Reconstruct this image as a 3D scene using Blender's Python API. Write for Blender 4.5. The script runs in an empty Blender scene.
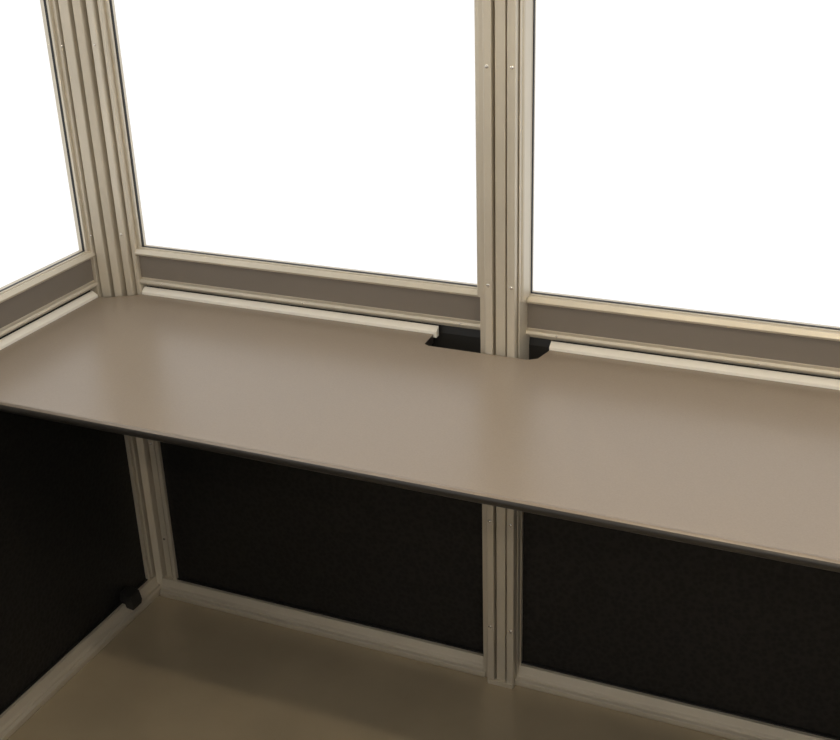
import bpy, bmesh, math
from mathutils import Matrix, Vector
sc = bpy.context.scene
try:
    sc.view_settings.view_transform = 'Standard'
except Exception:
    pass

# ------------------------------------------------ materials
def mat(name, col, rough=.5, metal=0., noise=None, bump=0., scale=40., stretch=(1,1,1), spec=.5, voro=False):
    m = bpy.data.materials.new(name); m.use_nodes = True
    nt = m.node_tree; b = nt.nodes['Principled BSDF']
    b.inputs['Base Color'].default_value = (*col, 1)
    b.inputs['Roughness'].default_value = rough
    b.inputs['Metallic'].default_value = metal
    b.inputs['Specular IOR Level'].default_value = spec
    if noise or bump:
        tc = nt.nodes.new('ShaderNodeTexCoord'); mp = nt.nodes.new('ShaderNodeMapping')
        mp.inputs['Scale'].default_value = stretch
        nz = nt.nodes.new('ShaderNodeTexVoronoi' if voro else 'ShaderNodeTexNoise'); nz.inputs['Scale'].default_value = scale
        if not voro: nz.inputs['Detail'].default_value = 5
        outp = nz.outputs['Distance'] if voro else nz.outputs['Fac']
        nt.links.new(tc.outputs['Object'], mp.inputs[0]); nt.links.new(mp.outputs[0], nz.inputs['Vector'])
        if noise:
            cr = nt.nodes.new('ShaderNodeValToRGB')
            cr.color_ramp.elements[0].position = .3; cr.color_ramp.elements[1].position = .7
            cr.color_ramp.elements[0].color = (*[c*(1-noise) for c in col], 1)
            cr.color_ramp.elements[1].color = (*[c*(1+noise) for c in col], 1)
            nt.links.new(outp, cr.inputs[0]); nt.links.new(cr.outputs[0], b.inputs['Base Color'])
        if bump:
            bp = nt.nodes.new('ShaderNodeBump'); bp.inputs['Strength'].default_value = bump
            bp.inputs['Distance'].default_value = .001
            nt.links.new(outp, bp.inputs['Height']); nt.links.new(bp.outputs[0], b.inputs['Normal'])
    return m
ALU = mat('champagne_aluminium', (.62,.565,.465), .50, .5, noise=.04, scale=6)
ALUD = mat('bronze_grey_band', (.225,.197,.168), .5, .35)
ALUL = mat('bright_aluminium', (.92,.89,.81), .40, .1)
BLK = mat('black_gasket', (.008,.008,.008), .5)
PAN = mat('black_textured_panel', (.0095,.0088,.0082), .48, 0, noise=.35, bump=.5, scale=90, spec=.3, voro=True)
LAM = mat('taupe_laminate', (.285,.232,.180), .30, 0, noise=.05, scale=300, bump=.04)
EDG = mat('dark_edge_band', (.026,.022,.018), .35)
FLO = mat('vinyl_floor', (.37,.305,.21), .26, .1, noise=.08, scale=5)
CEI = mat('ceiling_white', (.7,.68,.62), .7, noise=.02)
SCR = mat('steel_screw', (.8,.77,.7), .25, .9)
LMP = bpy.data.materials.new('lamp_diffuser'); LMP.use_nodes = True
_b = LMP.node_tree.nodes['Principled BSDF']
_b.inputs['Emission Color'].default_value = (1,.86,.66,1); _b.inputs['Emission Strength'].default_value = 38
GLS = bpy.data.materials.new('window_glass'); GLS.use_nodes = True
nt = GLS.node_tree; nt.nodes.clear()
o = nt.nodes.new('ShaderNodeOutputMaterial'); mx = nt.nodes.new('ShaderNodeMixShader')
tr = nt.nodes.new('ShaderNodeBsdfTransparent'); gl = nt.nodes.new('ShaderNodeBsdfGlossy')
gl.inputs['Roughness'].default_value = .02
mx.inputs[0].default_value = .05
nt.links.new(tr.outputs[0], mx.inputs[1]); nt.links.new(gl.outputs[0], mx.inputs[2]); nt.links.new(mx.outputs[0], o.inputs[0])

# ------------------------------------------------ mesh helper
class M:
    def __init__(s, name, mats):
        s.name=name; s.mats=mats; s.bm=bmesh.new()
    def prism(s, pts, mi=0):
        a=[s.bm.verts.new(p) for p in pts[0]]; b=[s.bm.verts.new(p) for p in pts[1]]
        n=len(a); fs=[s.bm.faces.new(a[::-1]), s.bm.faces.new(b)]
        for i in range(n):
            fs.append(s.bm.faces.new((a[i],a[(i+1)%n],b[(i+1)%n],b[i])))
        for f in fs: f.material_index=mi
        return fs
    def done(s, parent=None, bevel=0, loc=None):
        bmesh.ops.recalc_face_normals(s.bm, faces=s.bm.faces)
        me=bpy.data.meshes.new(s.name); s.bm.to_mesh(me); s.bm.free()
        for m in s.mats: me.materials.append(m)
        ob=bpy.data.objects.new(s.name, me); sc.collection.objects.link(ob)
        if bevel:
            md=ob.modifiers.new('bevel','BEVEL'); md.width=bevel; md.segments=2; md.limit_method='ANGLE'
        if parent: ob.parent=parent
        return ob
def empty(name):
    e=bpy.data.objects.new(name,None); sc.collection.objects.link(e); return e

XL, XR, YB, YF = -1.785, 1.308, 2.16, -.93
WALLS = {
 'back': (lambda s,d,z:(s, YB-d, z), XL, XR),
 'left': (lambda s,d,z:(XL+d, s, z), YF, YB),
 'right':(lambda s,d,z:(XR-d, s, z), YF, YB),
 'front':(lambda s,d,z:(s, YF+d, z), XL, XR)}
HC = 2.36
CPA, CPB = .098, .056

SILL = [(-.03,.866),(-.016,.866),(-.016,.880),(.008,.880),(.010,.884),(.008,.890),
        (-.001,.892),(-.001,.950),(.010,.952),(.012,.957),(.006,.966),(-.014,.966),(-.03,.966)]
SILLD= [(-.03,.800),(-.012,.800),(-.012,.850),(-.016,.866),(-.03,.866)]
BAND = [(-.004,.894),(.0005,.894),(.0005,.948),(-.004,.948)]
LEDGE= [(-.004,.846),(.010,.846),(.010,.860),(-.004,.869)]
BOT  = [(-.03,0),(.056,0),(.058,.006),(.058,.016),(.050,.019),(.050,.024),(.044,.028),(.038,.046),(-.03,.046)]
HEADR= [(-.03,2.15),(.0,2.15),(.012,2.16),(.012,2.20),(0,2.21),(0,HC),(-.03,HC)]
ML,MR=.049,.037; MC=-.752
def half(e):
    return [(e,-.03),(e,.050),(e-.001,.053),(.0345,.053),(.0340,.042),(.0325,.042),(.0325,.068),(.031,.070),(.0165,.070),
      (.0155,.068),(.0155,.046),(.0110,.046),(.0110,.062),(.0100,.064)]
MPROF = half(MR) + [(-a,b) for a,b in reversed(half(ML))]
CPROF = [(.098,-.03),(.098,.008),(.096,.012),(.088,.012),(.087,.001),(.083,.001),(.0825,.020),(.081,.022),(.067,.024),(.066,.022),
         (.066,.008),(.059,.008),(.058,.032),(.056,.034),(.043,.040),(.042,.020),(.034,.020),(.0335,.042),(.032,.044),
         (.014,.050),(.013,.036),(.010,.036),(.009,.056),(-.03,.056),(-.03,-.03)]

def disc(m, f, s, d, z, r=.0042, mi=3):
    n=12
    rings=[]
    for (rr,dd) in ((r,d-.001),(r,d+.0012),(r*.6,d+.0024)):
        rings.append([m.bm.verts.new(f(s+rr*math.cos(2*math.pi*i/n), dd, z+rr*math.sin(2*math.pi*i/n))) for i in range(n)])
    for k in range(2):
        for i in range(n):
            fa=m.bm.faces.new((rings[k][i],rings[k][(i+1)%n],rings[k+1][(i+1)%n],rings[k+1][i])); fa.material_index=mi
    fa=m.bm.faces.new(rings[2]); fa.material_index=mi

wn=0
for wname,(f,s0,s1) in WALLS.items():
    L=s1-s0
    side = wname in ('left','right')
    CP = CPB if side else CPA
    if not side: muls=[MC, .281]
    else: muls=[s0+L/3, s0+2*L/3]
    m=M('wall_'+wname,[ALU,ALUD,PAN,SCR,BLK,ALUL])
    def rail(prof,a,b,mi=0): m.prism(([f(a,d,z) for d,z in prof],[f(b,d,z) for d,z in prof]),mi)
    edges=[s0+CP]+sum([[c-ML,c+MR] for c in muls],[])+[s1-CP]
    for i in range(0,len(edges),2):
        a,b=edges[i]-.006,edges[i+1]+.006
        rail(SILL,a,b); rail(SILLD,a,b,4); rail(BAND,a,b,1); rail(HEADR,a,b)
        rail(BOT,a-(.03 if i==0 else 0),b+(.03 if i==4 else 0))
        a0,b0=edges[i],edges[i+1]
        rail([(.012,.04),(.024,.04),(.024,.80),(.012,.80)],a0,b0,2)
        for (p,q) in ((a0-.004,a0+(.006 if i==0 else .002)),(b0-.004,b0+.004)):
            rail([(.0,.03),(.034,.03),(.034,.80),(.0,.80)],p,q)
        rail([(-.0,.77),(.036,.77),(.036,.80),(.0,.80)],a0,b0)
        rail([(.024,.046),(.030,.046),(.030,.050),(.024,.050)],a0,b0,4)
        for t in (.07,.5,.93):
            disc(m,f,a0+(b0-a0)*t,.008,.885,.003)
    for c in muls:
        m.prism(([f(c+a,b,0) for a,b in MPROF],[f(c+a,b,HC) for a,b in MPROF]),0)
        for sg,e,ww in ((-1,ML,.011),(1,MR,.004)):   # upper glazing stops each side of the mullion
            w=[(e-.002,.0),(e+ww,.0),(e+ww,.038),(e+ww-.002,.042),(e-.002,.044)]
            m.prism(([f(c+sg*a,b,.966) for a,b in w],[f(c+sg*a,b,2.15) for a,b in w]),0)
        for z in (.163,.448,.72,1.005,1.44,1.88,2.2):
            for k in (-.0240,.0255): disc(m,f,c+k,.070,z)
        m.prism(([f(c+a,b,0) for a,b in ((-.03,.06),(.03,.06),(.03,.073),(-.03,.073))],
                 [f(c+a,b,.012) for a,b in ((-.03,.06),(.03,.06),(.03,.073),(-.03,.073))]),0)
    if side:
        cx=XL if wname=='left' else XR; sx=1 if wname=='left' else -1
        for cy,sy in ((YB,-1),(YF,1)):
            pp=[(cx+sx*a,cy+sy*b) for a,b in CPROF]
            m.prism(([(x,y,0) for x,y in pp],[(x,y,HC) for x,y in pp]))
            fb=lambda s,d,z:(cx+sx*s,cy+sy*d,z)
            fl=lambda s,d,z:(cx+sx*d,cy+sy*s,z)
            for z in (.163,.448,1.005,1.44,1.88):
                disc(m,fb,.074,.0230,z,.0036,3); disc(m,fl,.053,.0090,z,.003,3)
    m.done(bevel=.0007)
    for i in range(0,len(edges),2):
        wn+=1
        a,b=edges[i],edges[i+1]
        e=empty('window_%d'%wn)
        z0,z1=.966,2.15
        wa=.009 if i==0 else .0042; wb=.009 if i==4 else .0112
        def frame(name,mt,a0,a1,b0,b1,d0,d1,bz,tz):
            q=M(name,[mt])
            def bx(sa,sb,za,zb):
                q.prism(([f(sa,d0,za),f(sb,d0,za),f(sb,d1,za),f(sa,d1,za)],[f(sa,d0,zb),f(sb,d0,zb),f(sb,d1,zb),f(sa,d1,zb)]))
            bx(a+a0,a+a1,z0,z1); bx(b-b1,b-b0,z0,z1)
            bx(a+a1,b-b1,z0+bz[0],z0+bz[1]); bx(a+a1,b-b1,z1-tz[1],z1-tz[0])
            q.done(e)
        g=.0008 if side else .0018
        frame('sash_bead',ALU,0,wa,0,wb,-.022,.000,(0,.0025),(0,.009))
        frame('gasket',BLK,wa,wa+g,wb,wb+g,-.012,-.006,(.0025,.0032 if side else .0038),(.009,.011))
        q=M('glass_pane',[GLS])
        q.bm.faces.new([q.bm.verts.new(p) for p in (f(a,-.009,z0),f(b,-.009,z0),f(b,-.009,z1),f(a,-.009,z1))])
        q.done(e)

m=M('trim_1',[ALUL])
for a,b in ((XL+.10,-.918),(-.664,.281-.11)):
    m.prism(([(a,YB-d,z) for d,z in LEDGE],[(b,YB-d,z) for d,z in LEDGE]))
m.done(bevel=.0005)
m=M('trim_2',[ALUL])
m.prism(([(XL+d,1.30,z) for d,z in LEDGE],[(XL+d,YB-.062,z) for d,z in LEDGE]))
m.done(bevel=.0005)

# counter
ZT=.854; TH=.020
yb=YB-.011; xl=XL+.011; xr=XR-.011
out=[(xl,1.556),(xr,1.556),(xr,YB-.07),(XR-.10,yb),
     (.281+.10,yb),(.281+.09,YB-.074),(.281-.10,YB-.074),(.281-.11,yb),
     (-.662,yb),(-.672,YB-.060),(-.690,YB-.073),(-.910,YB-.073),(-.922,YB-.066),(-.925,yb),(XL+.100,yb),(XL+.080,YB-.028),(XL+.032,YB-.058),(xl,YB-.062)]
m=M('counter_shelf',[LAM,EDG])
m.prism(([(x,y,ZT-TH) for x,y in out],[(x,y,ZT) for x,y in out]))
for fc in m.bm.faces:
    if abs(fc.calc_center_median().z-ZT)>1e-4: fc.material_index=1
n=12; prof=[]
for i in range(n+1):
    t=math.pi/2+math.pi*i/n
    prof.append((1.556+.010*math.cos(t), ZT-TH/2+(TH/2)*math.sin(t)))
fs=m.prism(([(xl,y,z) for y,z in prof],[(xr,y,z) for y,z in prof]),1)
for fc in fs:
    fc.smooth=True
    if fc.calc_center_median().z>ZT-.0022: fc.material_index=0
fs[0].smooth=False; fs[1].smooth=False
for a,b in ((XL+.13,-.93),(-.65,.16),(.40,XR-.13)):
    m.prism(([(a,yb-dy,z) for dy,z in ((0,.79),(.02,.79),(.02,.834),(0,.834))],[(b,yb-dy,z) for dy,z in ((0,.79),(.02,.79),(.02,.834),(0,.834))]),1)
m.done()

m=M('door_stop_block',[BLK])
p=[(.020,.036),(.062,.030),(.066,.045),(.060,.072),(.026,.080)]
m.prism(([(XL+d,1.988,z) for d,z in p],[(XL+d,2.026,z) for d,z in p]))
m.done(bevel=.003)

def slab(name,mt,z0,z1):
    m=M(name,[mt]); x0,x1,y0,y1=XL-.03,XR+.03,YF-.03,YB+.03
    m.prism(([(x0,y0,z0),(x1,y0,z0),(x1,y1,z0),(x0,y1,z0)],[(x0,y0,z1),(x1,y0,z1),(x1,y1,z1),(x0,y1,z1)])); return m.done()
slab('floor',FLO,-.05,0); slab('ceiling',CEI,HC,HC+.06)
def box(name,mt,x0,x1,y0,y1,z0,z1,par,bev=0):
    m=M(name,[mt]); m.prism(([(x0,y0,z0),(x1,y0,z0),(x1,y1,z0),(x0,y1,z0)],[(x0,y0,z1),(x1,y0,z1),(x1,y1,z1),(x0,y1,z1)])); return m.done(par,bev)
for yc in (1.02,-.35):
    e=empty('ceiling_light')
    box('housing',CEI,-.90,.60,yc-.06,yc+.06,HC-.03,HC,e,.004)
    box('diffuser',LMP,-.87,.57,yc-.022,yc+.022,HC-.055,HC-.03,e,.006)

w=bpy.data.worlds.new('world'); sc.world=w; w.use_nodes=True
bg=w.node_tree.nodes['Background']; bg.inputs[0].default_value=(1,1,1,1); bg.inputs[1].default_value=1.12

R=Vector((2896,436,-1171)).normalized()
Y=Vector((555,-549,1171)); Y=(Y-R*Y.dot(R)).normalized()
Z=-R.cross(Y) 
if Z.y>0: Z=-Z
right=Vector((R.x,Y.x,Z.x)); down=Vector((R.y,Y.y,Z.y)); fwd=Vector((R.z,Y.z,Z.z))
rot=Matrix((right,-down,-fwd)).transposed()
cam=bpy.data.cameras.new('camera'); co=bpy.data.objects.new('camera',cam); sc.collection.objects.link(co)
cam.sensor_width=36; cam.lens=1171/840*36; cam.clip_start=.01
co.matrix_world=Matrix.Translation((0,0,1.83))@rot.to_4x4()
sc.camera=co
